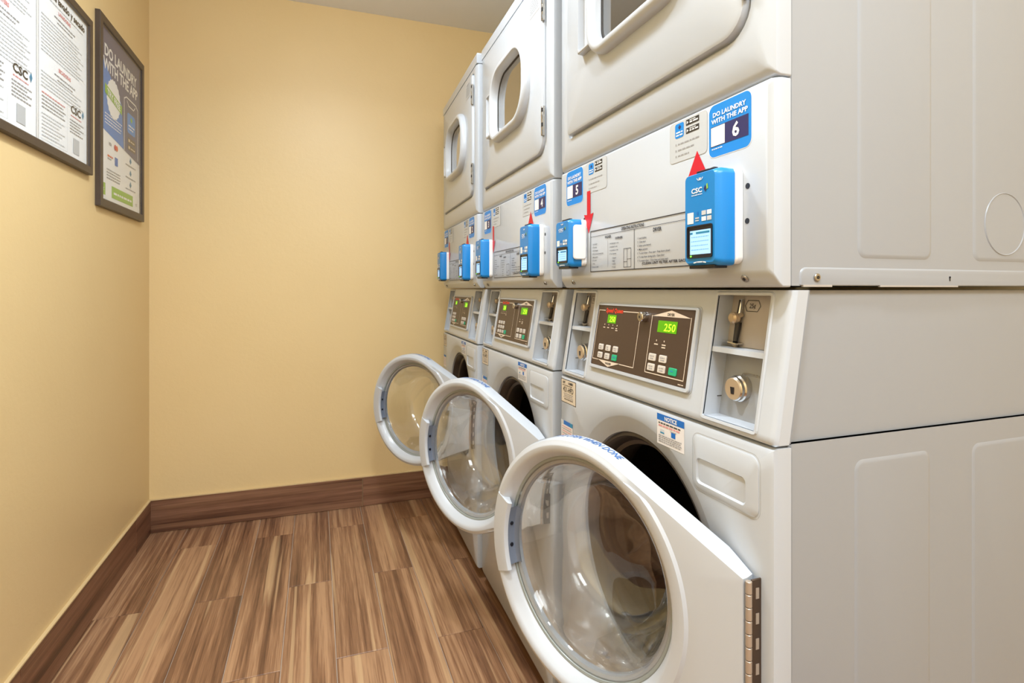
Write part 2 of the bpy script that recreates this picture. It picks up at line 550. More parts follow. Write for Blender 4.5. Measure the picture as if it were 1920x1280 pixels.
def make_washer_door(washer, phi):
    u = Vector((-math.sin(phi), math.cos(phi), 0)); nn = Vector((-math.cos(phi), -math.sin(phi), 0)); zz = Vector((0, 0, 1))
    org = Vector((HX, HY, DZ)) + u * DL
    P = lambda a, r, w: org + u * (r * math.cos(a)) + zz * (r * math.sin(a)) + nn * (w - .037)   # w = 0 back face, .045 front face
    n = 160
    corner = math.atan2(0.110, -DL)
    ang = sorted([2 * math.pi * i / n for i in range(n)] + [corner % (2 * math.pi), (-corner) % (2 * math.pi)])
    out = [door_outline(a) for a in ang]
    def loop(rf, wf): return [P(a, rf(o), wf(o)) for a, o in zip(ang, out)]
    def back(dr, dw):      # the back slopes forward towards the hinge so that the door clears the cabinet
        return [P(a, o - dr, .037 - min(.037, .0225 + .36 * (DL + o * math.cos(a))) + dw) for a, o in zip(ang, out)]
    F, B = 0.045, 0.0
    ls = [loop(lambda o: 0.184, lambda o: B + .004), back(.005, 0), back(0, .004),
          loop(lambda o: o, lambda o: F - .012), loop(lambda o: o - .003, lambda o: F - .0045), loop(lambda o: o - .009, lambda o: F - (.002 if o < .236 else .004)),
          loop(lambda o: min(o - .012, .2353), lambda o: F - (.0 if o < .236 else .004)), loop(lambda o: min(o - .0125, .2303), lambda o: F),
          loop(lambda o: .2135, lambda o: F), loop(lambda o: .2075, lambda o: F - .004), loop(lambda o: .1955, lambda o: F - .027),
          loop(lambda o: .184, lambda o: F - .031), loop(lambda o: 0.184, lambda o: B + .004)]
    m = MB(); m.loops(ls, 'door_plastic')
    door = m.build('door', washer)
    ring = lambda r, w, k=72: [P(2 * math.pi * i / k, r, w) for i in range(k)]
    # seal between plastic and glass
    m = MB(); m.loops([ring(.1985, .0195), ring(.1955, .0215), ring(.1915, .0205), ring(.189, .0145)], 'seal_grey')
    m.build('glass_seal', door)
    # glass bowl, two walls
    m = MB()
    prof = [(.1950, .0125), (.1915, .019), (.1845, .019), (.179, .011), (.172, -.012), (.164, -.044), (.155, -.078), (.143, -.104), (.121, -.120), (.085, -.128), (.040, -.130), (.004, -.1305)]
    prof2 = [(.1950, .0125), (.187, .0045), (.180, -.010), (.172, -.045), (.1625, -.080), (.149, -.109), (.124, -.127), (.085, -.135), (.040, -.137), (.004, -.1375)]
    m.loops([ring(r, w) for r, w in prof[::-1] + prof2[1:]], 'clear_glass', True, True)
    m.build('glass_bowl', door, smooth=60)
    # handle block with its finger pocket, at the side away from the hinge
    m = MB(); k = 15; hs = R(21.5)
    arc = [(-hs + 2 * hs * i / (k - 1)) for i in range(k)]
    prof = [(DR - .003, B + .02), (DR + .0003, F - .013), (DR - .0085, F + .0005), (.194, F + .0035), (.189, F + .0025), (.186, F - .001), (.185, F - .005)]
    rows = [[P(a, r, w) for r, w in prof] for a in arc]
    m.loops(rows, 'door_plastic', True, True, closed=False)
    h = m.build('handle', door)
    m = MB(); pk = R(18.5); arc = [(-pk + 2 * pk * i / (k - 1)) for i in range(k)]
    m.loops([[P(a, r, w) for r, w in ((.1854, F - .004), (.1838, F - .0215), (.1775, F - .0245), (.1705, F - .0232))] for a in arc], 'pocket_grey', closed=False)
    for a in (-.12, .12):
        c = P(a, .1850, F - .0135); m.cyl(c, P(a, .1828, F - .0135), .0040, 'bezel', 10)
    m.build('handle_pocket', door)
    # print on the rim: follows the outline from the tip side over the top towards the hinge
    pts = []; a = R(60); s = 0.0; last = None
    while a < R(160):
        r_ = door_outline(a, .0007); p2 = (r_ * math.cos(a), r_ * math.sin(a))
        if last: s += math.hypot(p2[0] - last[0], p2[1] - last[1])
        pts.append((s, p2)); last = p2; a += R(0.5)
    def at(s):
        for (s0, p0), (s1, p1) in zip(pts, pts[1:]):
            if s <= s1:
                t = (s - s0) / (s1 - s0); return (p0[0] + (p1[0] - p0[0]) * t, p0[1] + (p1[1] - p0[1]) * t)
        return pts[-1][1]
    def rim(p, q, n_):
        x_, y_ = at(p); return org + u * x_ + zz * y_ + nn * (0.030 - .037 - q)
    m = MB(); m.text(rim, 'LEAVE OPEN WHEN DONE', 0.213, 0.008, 0.0145, 'rim_blue', align='r', fit=0.172, shear=0.22, bold=False)
    m.build('lettering', door, smooth=0, recalc=False)
    return door


def make_washer(origin, rot, phi, keys, label):
    w = empty('washing_machine', origin, rot)
    tag(w, label, 'washing machine', 'front loading washers under the dryers')
    # cabinet
    m = MB(); shell(m, .031, D, .002, W - .002, .045, Z_SEAM + .0002, 'enamel_shaded')
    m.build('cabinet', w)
    m = MB()
    # upper cabinet behind the console: its front edge follows the console's slope
    y0, y1 = .002, W - .002
    lp = lambda dy, o: [(.0285 + o, dy, Z_SEAM + .001), (.0285 + SLOPE * (Z_TOP - Z_SEAM) + o, dy, Z_TOP), (D, dy, Z_TOP), (D, dy, Z_SEAM + .001)]
    m.loops([lp(y0 + .006, 0), lp(y0 + .001, .0005), lp(y0, .0035), lp(y1, .0035)], 'enamel_shaded', True, True)
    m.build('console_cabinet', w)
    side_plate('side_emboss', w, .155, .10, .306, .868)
    side_plate('side_emboss', w, .411, .10, .64, .868)
    # front panel with its dished round opening
    m = MB(); ang = [2 * math.pi * i / 144 for i in range(144)]
    def rectr(a, y0, z0, y1, z1):
        c, s = math.cos(a), math.sin(a); t = 9
        if c > 1e-9: t = min(t, (y1 - OY) / c)
        if c < -1e-9: t = min(t, (y0 - OY) / c)
        if s > 1e-9: t = min(t, (z1 - DZ) / s)
        if s < -1e-9: t = min(t, (z0 - DZ) / s)
        return (OY + t * c, DZ + t * s)
    for cy in (0, W):
        for cz in (.045, Z_SEAM - .004): ang.append(math.atan2(cz - DZ, cy - OY) % (2 * math.pi))
    ang.sort()
    rl = lambda i, lx: [(lx, *rectr(a, i, .045 + i, W - i, Z_SEAM - .004 - i)) for a in ang]
    cl = lambda r, lx: [(lx, OY + r * math.cos(a), DZ + r * math.sin(a)) for a in ang]
    m.loops([rl(0, .031), rl(0, .009), rl(.0025, .003), rl(.008, 0), cl(.259, 0), cl(.256, .0010), cl(.250, .0030), cl(.240, .0062), cl(.231, .0098), cl(.2255, .0125), cl(.223, .034)], 'enamel')
    m.build('front_panel', w)
    # door gasket and drum
    m = MB(); ring = lambda r, lx, k=72: [(lx, OY + r * math.cos(2 * math.pi * i / k), DZ + r * math.sin(2 * math.pi * i / k)) for i in range(k)]
    m.loops([ring(.226, .034), ring(.2245, .019), ring(.217, .0165), ring(.211, .024), ring(.206, .040), ring(.198, .044), ring(.194, .056), ring(.199, .085), ring(.205, .10)], 'rubber')
    m.build('door_gasket', w)
    m = MB()
    m.loops([ring(.205, .095), ring(.215, .10), ring(.252, .112), ring(.256, .13), ring(.256, .44), ring(.20, .47), ring(.02, .475)], 'drum_steel', False, True)
    drum = m.build('drum', w)
    for k in range(3):   # paddles
        a = R(75 + 120 * k); m = MB()
        c = lambda r, da, lx: (lx, OY + r * math.cos(a + da), DZ + r * math.sin(a + da))
        m.loops([[c(.256, -.16, x_), c(.21, -.05, x_), c(.21, .05, x_), c(.256, .16, x_)] for x_ in (.14, .42)], 'drum_steel', True, True)
        m.build('paddle', drum)
    m = MB(); hole = MB()
    for i in range(64):
        for j in range(6):
            a = 2 * math.pi * (i + .5 * (j % 2)) / 64; r = .2552; lx = .15 + j * .03
            d = .0042; t = Vector((0, -math.sin(a), math.cos(a))); c = Vector((lx, OY + r * math.cos(a), DZ + r * math.sin(a)))
            hole.add([c + Vector((d * math.cos(b), 0, 0)) + t * d * math.sin(b) for b in (0, 1.05, 2.09, 3.14, 4.19, 5.24)], [(0, 1, 2, 3, 4, 5)], 'bezel')
    tag(hole.build('drum_perforations', drum, smooth=0, recalc=False), kind='stuff')
    # soap drawer
    m = MB(); f = lambda lx: (lambda a, b: (lx, a, b))
    y0, z0, y1, z1 = .026, .797, .167, .884
    m.loops([rr(y0 - .003, z0 - .003, y1 + .003, z1 + .003, .016, f(-.0002)), rr(y0 - .003, z0 - .003, y1 + .003, z1 + .003, .016, f(.0015)), ], 'groove')
    m.loops([rr(y0, z0, y1, z1, .014, f(.001)), rr(y0, z0, y1, z1, .014, f(-.0008)), rr(y0 + .003, z0 + .003, y1 - .003, z1 - .003, .011, f(-.0024)),
             rr(.0485, .8075, .1570, .8485, .008, f(-.0030)), rr(.051, .8105, .1545, .846, .007, f(.0005)), rr(.054, .819, .1505, .842, .006, f(.022))], 'enamel', False, True)
    m.build('soap_drawer', w)
    # console face with the two coin niches
    ys = [0, .0012, .0035, .009, .036, .147, .561, .664, W - .009, W - .0035, W - .0012, W]
    nz = lambda y: -(.009 - math.sqrt(max(0, .009 ** 2 - (.009 - min(y, W - y)) ** 2))) if min(y, W - y) < .009 else 0.0
    zs = [Z_SEAM, Z_SEAM + .004, .918, 1.110, Z_TOP]
    nzz = {Z_SEAM: -.003}
    fr = slant()
    m = MB(); m.add([fr(-y, z, nz(y) + nzz.get(z, 0)) for y in ys for z in zs], [], 'enamel')
    fs = []; nzn = len(zs)
    for i in range(len(ys) - 1):
        for j in range(nzn - 1):
            if (i in (4, 6)) and j == 2: continue
            fs.append((i * nzn + j, (i + 1) * nzn + j, (i + 1) * nzn + j + 1, i * nzn + j + 1))
    m.f += fs; m.m += [0] * len(fs)
    for y in (0, W):   # returns at the sides
        m.add([fr(-y, Z_SEAM, -.009), fr(-y, Z_TOP, -.009), fr(-y, Z_TOP, -.0275), fr(-y, Z_SEAM, -.0275)], [(0, 1, 2, 3)], 'enamel')
    m.add([fr(0, Z_SEAM, -.003), fr(-W, Z_SEAM, -.003), fr(-W, Z_SEAM, -.03), fr(0, Z_SEAM, -.03)], [(0, 1, 2, 3)], 'enamel')
    con = m.build('console', w, smooth=50)
    for y0, y1 in ((.036, .147), (.561, .664)):
        make_coin_niche(w, y0, y1)
    make_control_panel(w, keys)
    # stickers on the front
    F = front(0)
    m = MB(); m.rect(F, -.269, .842, -.191, .896, 'notice_white', .0004); m.rect(F, -.269, .8845, -.191, .896, 'notice_blue')
    m.text(F, 'NOTICE', -.228, .8868, .0068, 'white_print', bold=True)
    for i, q in enumerate((.879, .8745)): m.words(F, -.264, -.200, q, .0022, 'pale_red' if i else 'black_print', seed=i)
    m.rect(F, -.259, .862, -.247, .869, 'faint_print', .0007); m.rect(F, -.259, .862, -.247, .8645, 'teal', .0008)
    m.rect(F, -.227, .861, -.215, .870, 'notice_blue', .0007); m.line(F, [(-.229, .871), (-.213, .871)], .0012, 'grey_print')
    for i, q in enumerate((.857, .8535, .850, .8465)): m.words(F, -.264, -.198, q, .0018, 'grey_print', seed=i + 5)
    m.build('notice_sticker', w, smooth=0, recalc=False)
    m = MB(); m.rect(F, -.683, .838, -.600, .896, 'black_print', .0003); m.rect(F, -.681, .8395, -.602, .8945, 'tag_cream', .0005)
    m.text(F, 'UNIT', -.666, .8855, .0056, 'black_print', bold=True, sx=.8); m.text(F, 'NUMBER', -.628, .8855, .0056, 'black_print', bold=True, sx=.8)
    m.words(F, -.674, -.620, .8805, .0016, 'black_print', seed=3)
    m.text(F, '421-HFD', -.642, .8655, .0125, 'black_print', fit=.056)
    for i, q in enumerate((.860, .8555, .851, .8465)): m.words(F, -.668 + .004 * (i % 2), -.616, q, .0019, 'grey_print' if i < 3 else 'black_print', seed=i + 11)
    m.build('unit_number_sticker', w, smooth=0, recalc=False)
    m = MB(); m.rect(F, -.683, .735, -.618, .793, 'notice_white', .0004); m.rect(F, -.683, .783, -.618, .793, 'notice_blue')
    m.rect(F, -.632, .783, -.618, .793, 'teal', .0008); m.rect(F, -.683, .783, -.668, .793, 'faint_print', .0008)
    for i in range(7): m.words(F, -.676, -.624, .777 - .0055 * i, .0018, 'grey_print' if i % 2 else 'pale_red', seed=i + 21)
    m.build('care_sticker', w, smooth=0, recalc=False)
    # hinge: dark leaf on the cabinet, a column of knuckles at the door's edge
    hz0, hz1 = DZ - .109, DZ + .109
    m = MB(); m.box((-.0165, .0215, hz0), (.0005, .0245, hz1), 'bronze', .0008)
    for k in range(6): m.box((-.0100, .0209, hz0 + .016 + .035 * k), (-.0045, .0219, hz0 + .031 + .035 * k), 'knuckle')
    hg = m.build('hinge', w)
    for k in range(12):
        m = MB(); z = hz0 + (hz1 - hz0) / 12 * k
        m.cyl((HX + .0005, HY - .0045, z + .0006), (HX + .0005, HY - .0045, z + .0176), .0044, 'knuckle', 12, bev=.0006)
        m.build('hinge_knuckle', hg)
    make_washer_door(w, phi)
    m = MB()
    m.box((.06, .03, .02), (D - .03, W - .03, .046), 'foot')
    for x_, y_ in ((.07, .05), (.07, W - .05), (D - .06, .05), (D - .06, W - .05)):
        m2 = MB(); m2.cyl((x_, y_, 0), (x_, y_, .012), .02, 'foot', 14, bev=.002); m2.cyl((x_, y_, .012), (x_, y_, .05), .007, 'steel', 10)
        m2.build('foot', w)
    m.build('base_pan', w)
    return w


def make_coin_niche(w, y0, y1):
    """upper half: price plate with the coin slide; lower half: recess with the lock of the cash box"""
    fr = slant(); zs_ = 1.024
    yc = (y0 + y1) / 2
    bx = .098
    m = MB()
    # recess walls
    z0, z1 = .918, 1.110
    A = [fr(-y0, z0, 0), fr(-y1, z0, 0), fr(-y1, z1, 0), fr(-y0, z1, 0)]
    Bk = [(bx, y0, z0), (bx, y1, z0), (bx, y1, z1), (bx, y0, z1)]
    m.loops([A, Bk], 'enamel', False, True)
    # shelf between the halves
    m.add([fr(-y0, zs_ - .0045, -.001), fr(-y1, zs_ - .0045, -.001), (bx, y1, zs_ - .0045), (bx, y0, zs_ - .0045),
           fr(-y0, zs_ + .0035, -.001), fr(-y1, zs_ + .0035, -.001), (bx, y1, zs_ + .0035), (bx, y0, zs_ + .0035)],
          [(0, 1, 2, 3), (4, 7, 6, 5), (0, 4, 5, 1), (1, 5, 6, 2), (2, 6, 7, 3), (3, 7, 4, 0)], 'enamel')
    # raised lip round the opening
    f2 = lambda n: (lambda a, b: fr(-a, b, n))
    m.loops([rr(y0 - .006, z0 - .006, y1 + .006, z1 + .006, .008, f2(.0002), 4), rr(y0 - .004, z0 - .004, y1 + .004, z1 + .004, .006, f2(.0022), 4), rr(y0, z0, y1, z1, .002, f2(.0018), 4), rr(y0, z0, y1, z1, .002, f2(-.002), 4)], 'enamel')
    # inner guide rails in the lower half
    m.box((.055, y1 - .016, z0), (.072, y1 - .001, zs_ - .005), 'enamel'); m.box((.0545, y1 - .0165, z0 + .001), (.0555, y1 - .0145, zs_ - .006), 'groove')
    m.box((.030, y1 - .0008, z0 + .028), (.056, y1 + .0002, z0 + .0292), 'groove')
    niche = m.build('coin_niche', w, smooth=0)
    # price plate and coin slide
    s = slant(.030)
    m = MB(); m.add([s(-y0, zs_ + .004, 0), s(-y1, zs_ + .004, 0), s(-y1, z1, 0), s(-y0, z1, 0)], [(0, 1, 2, 3)], 'slot_plate')
    hc, hq = -(yc + .010), 1.093
    m.line(s, [(hc - .016, hq), (hc - .011, hq + .0085), (hc + .011, hq + .0085), (hc + .016, hq), (hc + .011, hq - .0085), (hc - .011, hq - .0085)], .0009, 'black_print', closed=True)
    m.text(s, '25¢', hc, hq - .0035, .0072, 'black_print', fit=.013)
    m.build('price_plate', niche, smooth=0, recalc=False)
    m = MB(); p = lambda a, b, n: Vector(s(-(yc + .032) + a, b, n))
    m.cyl(p(.0005, 1.103, .004), p(.0015, 1.078, .006), .0032, 'chrome', 10, .0042); m.cyl(p(.0005, 1.102, .0075), p(.0013, 1.08, .0098), .0014, 'black_print', 8)
    m.cyl(p(-.003, 1.0735, .004), p(-.003, 1.0735, .018), .0092, 'brass', 18, bev=.003)
    m.cyl(p(.004, 1.079, .004), p(.004, 1.075, .012), .004, 'brass', 10)
    m.cyl(p(.0, 1.066, .004), p(.0, 1.036, .006), .0048, 'black_print', 10, .004)
    m.cyl(p(-.0036, 1.066, .005), p(-.0036, 1.036, .0065), .0018, 'chrome', 8)
    a, b = p(-.012, 1.035, .002), p(.011, 1.035, .002)
    m.loops([[p(-.018, 1.0375, .001), p(.013, 1.0345, .001), p(.013, 1.0325, .001), p(-.018, 1.0355, .001)], [p(-.018, 1.0375, .016), p(.013, 1.0345, .016), p(.013, 1.0325, .016), p(-.018, 1.0355, .016)]], 'chrome', True, True)
    m.cyl(p(.0, 1.034, .006), p(.0, 1.0265, .004), .006, 'brass', 12, .003)
    m.build('coin_slide', niche)
    # cash-box lock: chrome housing with a round keyed face
    m = MB(); kz = .9655; ky = yc + .012
    m.loops([rr(ky - .034, kz - .023, ky + .005, kz + .024, .006, (lambda X: (lambda a_, b_: (X, a_, b_)))(X), 4) for X in (.045, bx)], 'lock_body', True, False)
    m.cyl((.050, ky, kz), (.030, ky, kz), .0205, 'chrome', 26, bev=.002)
    m.cyl((.031, ky, kz), (.0235, ky, kz), .0185, 'chrome', 26, bev=.0015)
    m.cyl((.0245, ky, kz), (.0222, ky, kz), .0168, 'brass', 26, bev=.0006)
    Ff = front(.0222); m.poly(Ff, [(-ky - .0045, kz + .003), (-ky + .0045, kz + .003), (-ky + .0035, kz - .008), (-ky - .003, kz - .008)], 'bezel', .0004)
    m.build('cash_box_lock', niche)
    for zz_ in (1.004, .937):
        screw(niche, (bx, y1 - .034, zz_), (-1, 0, 0), .006)


def make_control_panel(w, keys):
    fr = slant(); f2 = lambda n: (lambda a, b: fr(-a, b, n))
    y0, z0, y1, z1 = .1835, .9445, .5375, 1.0875
    m = MB(); m.loops([rr(y0 - .0025, z0 - .0025, y1 + .0025, z1 + .0025, .009, f2(.0004), 5), rr(y0 - .0025, z0 - .0025, y1 + .0025, z1 + .0025, .009, f2(-.002), 5)], 'groove')
    m.loops([rr(y0, z0, y1, z1, .008, f2(-.001), 5), rr(y0, z0, y1, z1, .008, f2(.0045), 5), rr(y0 + .0015, z0 + .0015, y1 - .0015, z1 - .0015, .0065, f2(.006), 5),
             rr(.1905, .9515, .5310, 1.0835, .002, f2(.006), 5), rr(.1905, .9515, .5310, 1.0835, .002, f2(.0045), 5)], 'enamel')
    m.rect(fr, -.531, .9515, -.1905, 1.0835, 'overlay', .0046)
    cp = m.build('control_panel', w)
    n = .0052
    m = MB(); C = 'cream_print'
    # washer side
    L0, L1, B0, T0 = -.5255, -.3575, .9645, 1.0722
    m.line(fr, [(-.4985, T0), (L0, T0), (L0, B0), (-.5005, B0)], .0017, C, n); m.line(fr, [(-.4220, T0), (L1, T0), (L1, B0), (-.4095, B0)], .0017, C, n)
    m.text(fr, 'Speed Queen', -.4595, 1.0685, .0090, 'logo_red', n, bold=True, fit=.070, shear=.12)
    m.poly(fr, [(-.5005, B0 + .0008), (-.455, .9535), (-.4095, B0 + .0008)], C, n); m.text(fr, 'WASHER', -.455, .9583, .0042, 'black_print', n + .0003, bold=True)
    # dryer side
    L2, L3, B1 = -.3165, -.2005, .9630
    m.line(fr, [(L2, 1.0692), (L2, B1), (L3, B1), (L3, 1.0692)], .0017, C, n)
    m.poly(fr, [(L2, 1.0685), (L3, 1.0685), (-.2585, 1.0805)], C, n); m.text(fr, 'DRYER', -.2585, 1.0705, .0048, 'black_print', n + .0003, bold=True)
    for i in range(4):
        p = -.4925 + .0175 * i
        m.rect(fr, p - .0012, 1.0405, p + .0012, 1.043, C, n); m.words(fr, p - .005, p + .005, 1.0345, .0018, C, n, seed=i)
    m.words(fr, -.445, -.435, 1.0305, .0018, C, n, 9)
    for p in (-.2925, -.2685):
        m.rect(fr, p - .0013, 1.0225, p + .0013, 1.0255, C, n); m.words(fr, p - .006, p + .006, 1.016, .0022, C, n, seed=4)
    m.words(fr, -.2745, -.2625, 1.0115, .0022, C, n, 6)
    m.words(fr, -.2135, -.199, .9548, .0016, C, n, 8)
    m.build('panel_print', cp, smooth=0, recalc=False)
    # displays
    for a, b, c, d, t in ((-.4835, 1.0455, -.4475, 1.0635, '250'), (-.2945, 1.0395, -.2365, 1.0610, '2:50')):
        m = MB(); m.rect(fr, a, b, c, d, 'display', n)
        m.text(fr, '250', (a + c) / 2 + (.003 if t == '250' else .008), b + .0030, (d - b) * .64, 'digits', n + .0006, fit=(c - a) * (.66 if t == '250' else .58), shear=.08)
        m.build('display', cp, smooth=0, recalc=False)
    # buttons
    bts = []
    if keys == 6:
        for r_ in range(2):
            for c_ in range(3): bts.append((-.4945 + .0305 * c_, .9925 - .0175 * r_, .0195, .0125, 'g' if (r_, c_) == (1, 2) else 'w'))
        for r_, c_ in ((0, 0), (0, 1), (1, 0), (1, 1), (1, 2)): bts.append((-.2985 + .0330 * c_, .9925 - .0185 * r_, .0225, .0132, 'g' if c_ == 2 else 'w'))
    else:
        for r_ in range(3):
            for c_ in range(3): bts.append((-.4985 + .0245 * c_, 1.0045 - .0150 * r_, .0160, .0105, 'w'))
        bts.append((-.4985 + .0735, .9745, .0185, .012, 'g'))
        for r_ in range(2):
            for c_ in range(3): bts.append((-.2975 + .0285 * c_, .9905 - .0175 * r_, .0185, .0125, 'g' if (r_, c_) == (1, 2) else 'w'))
    for k, (p, q, bw, bh, t) in enumerate(bts):
        m = MB(); g = lambda nn: (lambda a, b: fr(a, b, nn))
        mat = 'button_green' if t == 'g' else 'button_grey'
        m.loops([rr(p - bw / 2, q - bh / 2, p + bw / 2, q + bh / 2, .002, g(.0046), 3), rr(p - bw / 2, q - bh / 2, p + bw / 2, q + bh / 2, .002, g(.0058), 3),
                 rr(p - bw / 2 + .0008, q - bh / 2 + .0008, p + bw / 2 - .0008, q + bh / 2 - .0008, .0014, g(.0064), 3)], mat, False, True)
        if t == 'g':
            m.words(fr, p - .005, p + .006, q, .0022, 'teal', .0068, k)
        else:
            m.words(fr, p - bw * .28, p + bw * .3, q + .001, .0018, 'grey_print', .0068, k); m.words(fr, p - bw * .2, p + bw * .3, q - .0032, .0018, 'grey_print', .0068, k + 1)
        m.build('button', cp, smooth=0)
    m = MB(); c0 = Vector(fr(-.3385, 1.0655, .002)); dn = (Vector(fr(0, 1, 1)) - Vector(fr(0, 1, 0))).normalized()
    m.cyl(c0, c0 + dn * .017, .0098, 'chrome', 20, bev=.0015); m.cyl(c0 + dn * .0168, c0 + dn * .0175, .0055, 'steel', 14); m.cyl(c0 + dn * .0172, c0 + dn * .0178, .0022, 'bezel', 8)
    m.build('key_lock', cp)


# ---- dryer -----------------------------------------------------------------
ZD0, ZD1, ZD2, ZD3 = 1.122, 1.411, 1.988, 2.032


def number_sticker(d, num, y0, z0, y1, z1):
    F = front(0); f2 = lambda n: (lambda a, b: F(a, b, n))
    p0, p1 = -y1, -y0; w, h = p1 - p0, z1 - z0; cx = (p0 + p1) / 2
    m = MB(); m.loops([rr(p0 - .001, z0 - .001, p1 + .001, z1 + .001, .013, f2(.0003)), rr(p0, z0, p1, z1, .012, f2(.0004))], 'white_print')
    m.loops([rr(p0, z0, p1, z1, .012, f2(.0005))] * 2, 'sticker_blue', False, True)
    qb, qt = z0 + h * .20, z0 + h * .585
    m.rect(F, p0 + w * .05, qb, p1 - w * .06, qt, 'navy', .0008)
    m.rect(F, p0 + w * .06, qb + .001, p0 + w * .40, qt - .001, 'white_print', .0010)
    m.text(F, 'DO LAUNDRY', cx, z0 + h * .765, h * .085, 'white_print', .0012, bold=True, fit=w * .78)
    m.text(F, 'WITH THE APP', cx, z0 + h * .64, h * .085, 'white_print', .0012, bold=True, fit=w * .86)
    m.text(F, num, p0 + w * .66, qb + h * .07, h * .25, 'white_print', .0012, bold=True, sx=1.05)
    m.words(F, p0 + w * .08, p0 + w * .34, z0 + h * .145, h * .018, 'white_print', .001, 3)
    return m.build('number_sticker', d, smooth=0, recalc=False)


def app_sticker(d, y0, z0, y1, z1):
    F = front(0); f2 = lambda n: (lambda a, b: F(a, b, n))
    p0, p1 = -y1, -y0; w, h = p1 - p0, z1 - z0
    m = MB(); m.loops([rr(p0, z0, p1, z1, .008, f2(.0003))] * 2, 'decal_edge', False, True)
    m.loops([rr(p0 + .0006, z0 + .0006, p1 - .0006, z1 - .0006, .0075, f2(.0005))] * 2, 'decal_white', False, True)
    m.loops([rr(p0 + w * .16, z0 + h * .60, p0 + w * .40, z0 + h * .96, .004, f2(.0008))] * 2, 'sticker_blue', False, True)
    for q in (.72, .65): m.words(F, p0 + w * .19, p0 + w * .37, z0 + h * q, h * .035, 'white_print', .0011, 2)
    m.poly(F, [(p0 + w * .25, z0 + h * .86), (p0 + w * .29, z0 + h * .80), (p0 + w * .33, z0 + h * .86), (p0 + w * .29, z0 + h * .92)], 'navy', .0011)
    for q in (.82, .62):
        m.rect(F, p0 + w * .46, z0 + h * q, p0 + w * .80, z0 + h * (q + .14), 'black_print', .0008)
        m.words(F, p0 + w * .56, p0 + w * .78, z0 + h * (q + .04), h * .035, 'white_print', .0011, 5); m.words(F, p0 + w * .56, p0 + w * .72, z0 + h * (q + .095), h * .02, 'white_print', .0011, 7)
        m.poly(F, [(p0 + w * .485, z0 + h * (q + .03)), (p0 + w * .53, z0 + h * (q + .07)), (p0 + w * .485, z0 + h * (q + .11))], 'white_print', .0011)
    for i, q in enumerate((.42, .27, .13)):
        m.rect(F, p0 + w * .17, z0 + h * q, p0 + w * .20, z0 + h * (q + .05), 'grey_print', .0008)
        m.words(F, p0 + w * .24, p0 + w * (.80 - .13 * i), z0 + h * (q + .005), h * .035, 'grey_print', .0008, i + 3)
    return m.build('app_sticker', d, smooth=0, recalc=False)


def instruction_sticker(d):
    F = front(0); m = MB(); B = 'black_print'; G = 'grey_print'
    p0, p1, q0, q1 = -.525, -.105, 1.158, 1.248
    m.line(F, [(p0, q0), (p1, q0), (p1, q1), (p0, q1)], .0018, B, closed=True)
    m.line(F, [(p0, q1 - .0125), (p1, q1 - .0125)], .0008, B); m.line(F, [(-.345, q0), (-.345, q1 - .0125)], .0015, B); m.line(F, [(-.448, q0 + .008), (-.448, q1 - .026)], .0009, G)
    m.text(F, 'OPERATING INSTRUCTIONS', -.352, q1 - .0100, .0062, B, fit=.082, bold=True)
    m.text(F, 'WASHER', -.447, q1 - .021, .0055, B, bold=True, fit=.026); m.text(F, 'DRYER', -.268, q1 - .0235, .0068, B, bold=True, fit=.026)
    for i, t in enumerate(('1. Load washer', '2. Close door', '3. Add detergent', '4. Select cycle and temperature', '5. Make payment', '6. Press start', '7. Wash', '8. Remove clothes')):
        m.text(F, t, p0 + .008, q1 - .031 - .0072 * i, .0032, B, align='l', sx=.85)
    m.text(F, 'DISPENSER', -.402, q1 - .026, .0042, B, bold=True)
    for i, t in enumerate(('1. Add detergent to tray', '2. Add bleach to tray', '3. Add softener to tray', '4. Close dispenser')):
        m.text(F, t, -.441, q1 - .035 - .0072 * i, .0032, B, align='l', sx=.85)
    for i, t in enumerate(('1. Detergent', '2. Bleach', '3. Softener', '4. Prewash')):
        m.text(F, t, -.430, q1 - .0655 - .0063 * i, .0030, B, align='l', sx=.8)
    m.line(F, [(-.384, q0 + .005), (-.357, q0 + .005), (-.357, q0 + .042), (-.384, q0 + .042)], .0010, B, closed=True)
    m.line(F, [(-.371, q0 + .005), (-.371, q0 + .042)], .0009, B); m.line(F, [(-.371, q0 + .021), (-.357, q0 + .021)], .0009, B); m.line(F, [(-.384, q0 + .016), (-.371, q0 + .016)], .0009, B)
    for i, t in enumerate(('1  Load clothes', '2  Close door', '3  Select cycle desired', '4  Make payment', '5  To start dryer - Press start - Keep doors closed', '6  To stop dryer during cycle - Open door', '7  To restart dryer - Close door and press start')):
        m.text(F, t, -.333, q1 - .0335 - .0072 * i, .0037, B, align='l', sx=.95)
    m.text(F, '(CLEAN LINT FILTER AFTER EACH LOAD)', -.235, q0 + .0075, .0046, B, bold=True, fit=.165)
    return m.build('instruction_sticker', d, smooth=0, recalc=False)


def arrow(d, yc, z0, z1, up):
    F = front(0); m = MB(); p = -yc
    if up: pts = [(p - .0085, z0), (p + .0085, z0), (p + .0085, z1 - .046), (p + .027, z1 - .046), (p, z1), (p - .027, z1 - .046), (p - .0085, z1 - .046)]
    else: pts = [(p - .0085, z1), (p - .0085, z0 + .043), (p - .023, z0 + .045), (p, z0), (p + .023, z0 + .045), (p + .0085, z0 + .043), (p + .0085, z1)]
    m.poly(F, pts, 'red_print', .0007)
    return m.build('arrow_sticker', d, smooth=0, recalc=False)


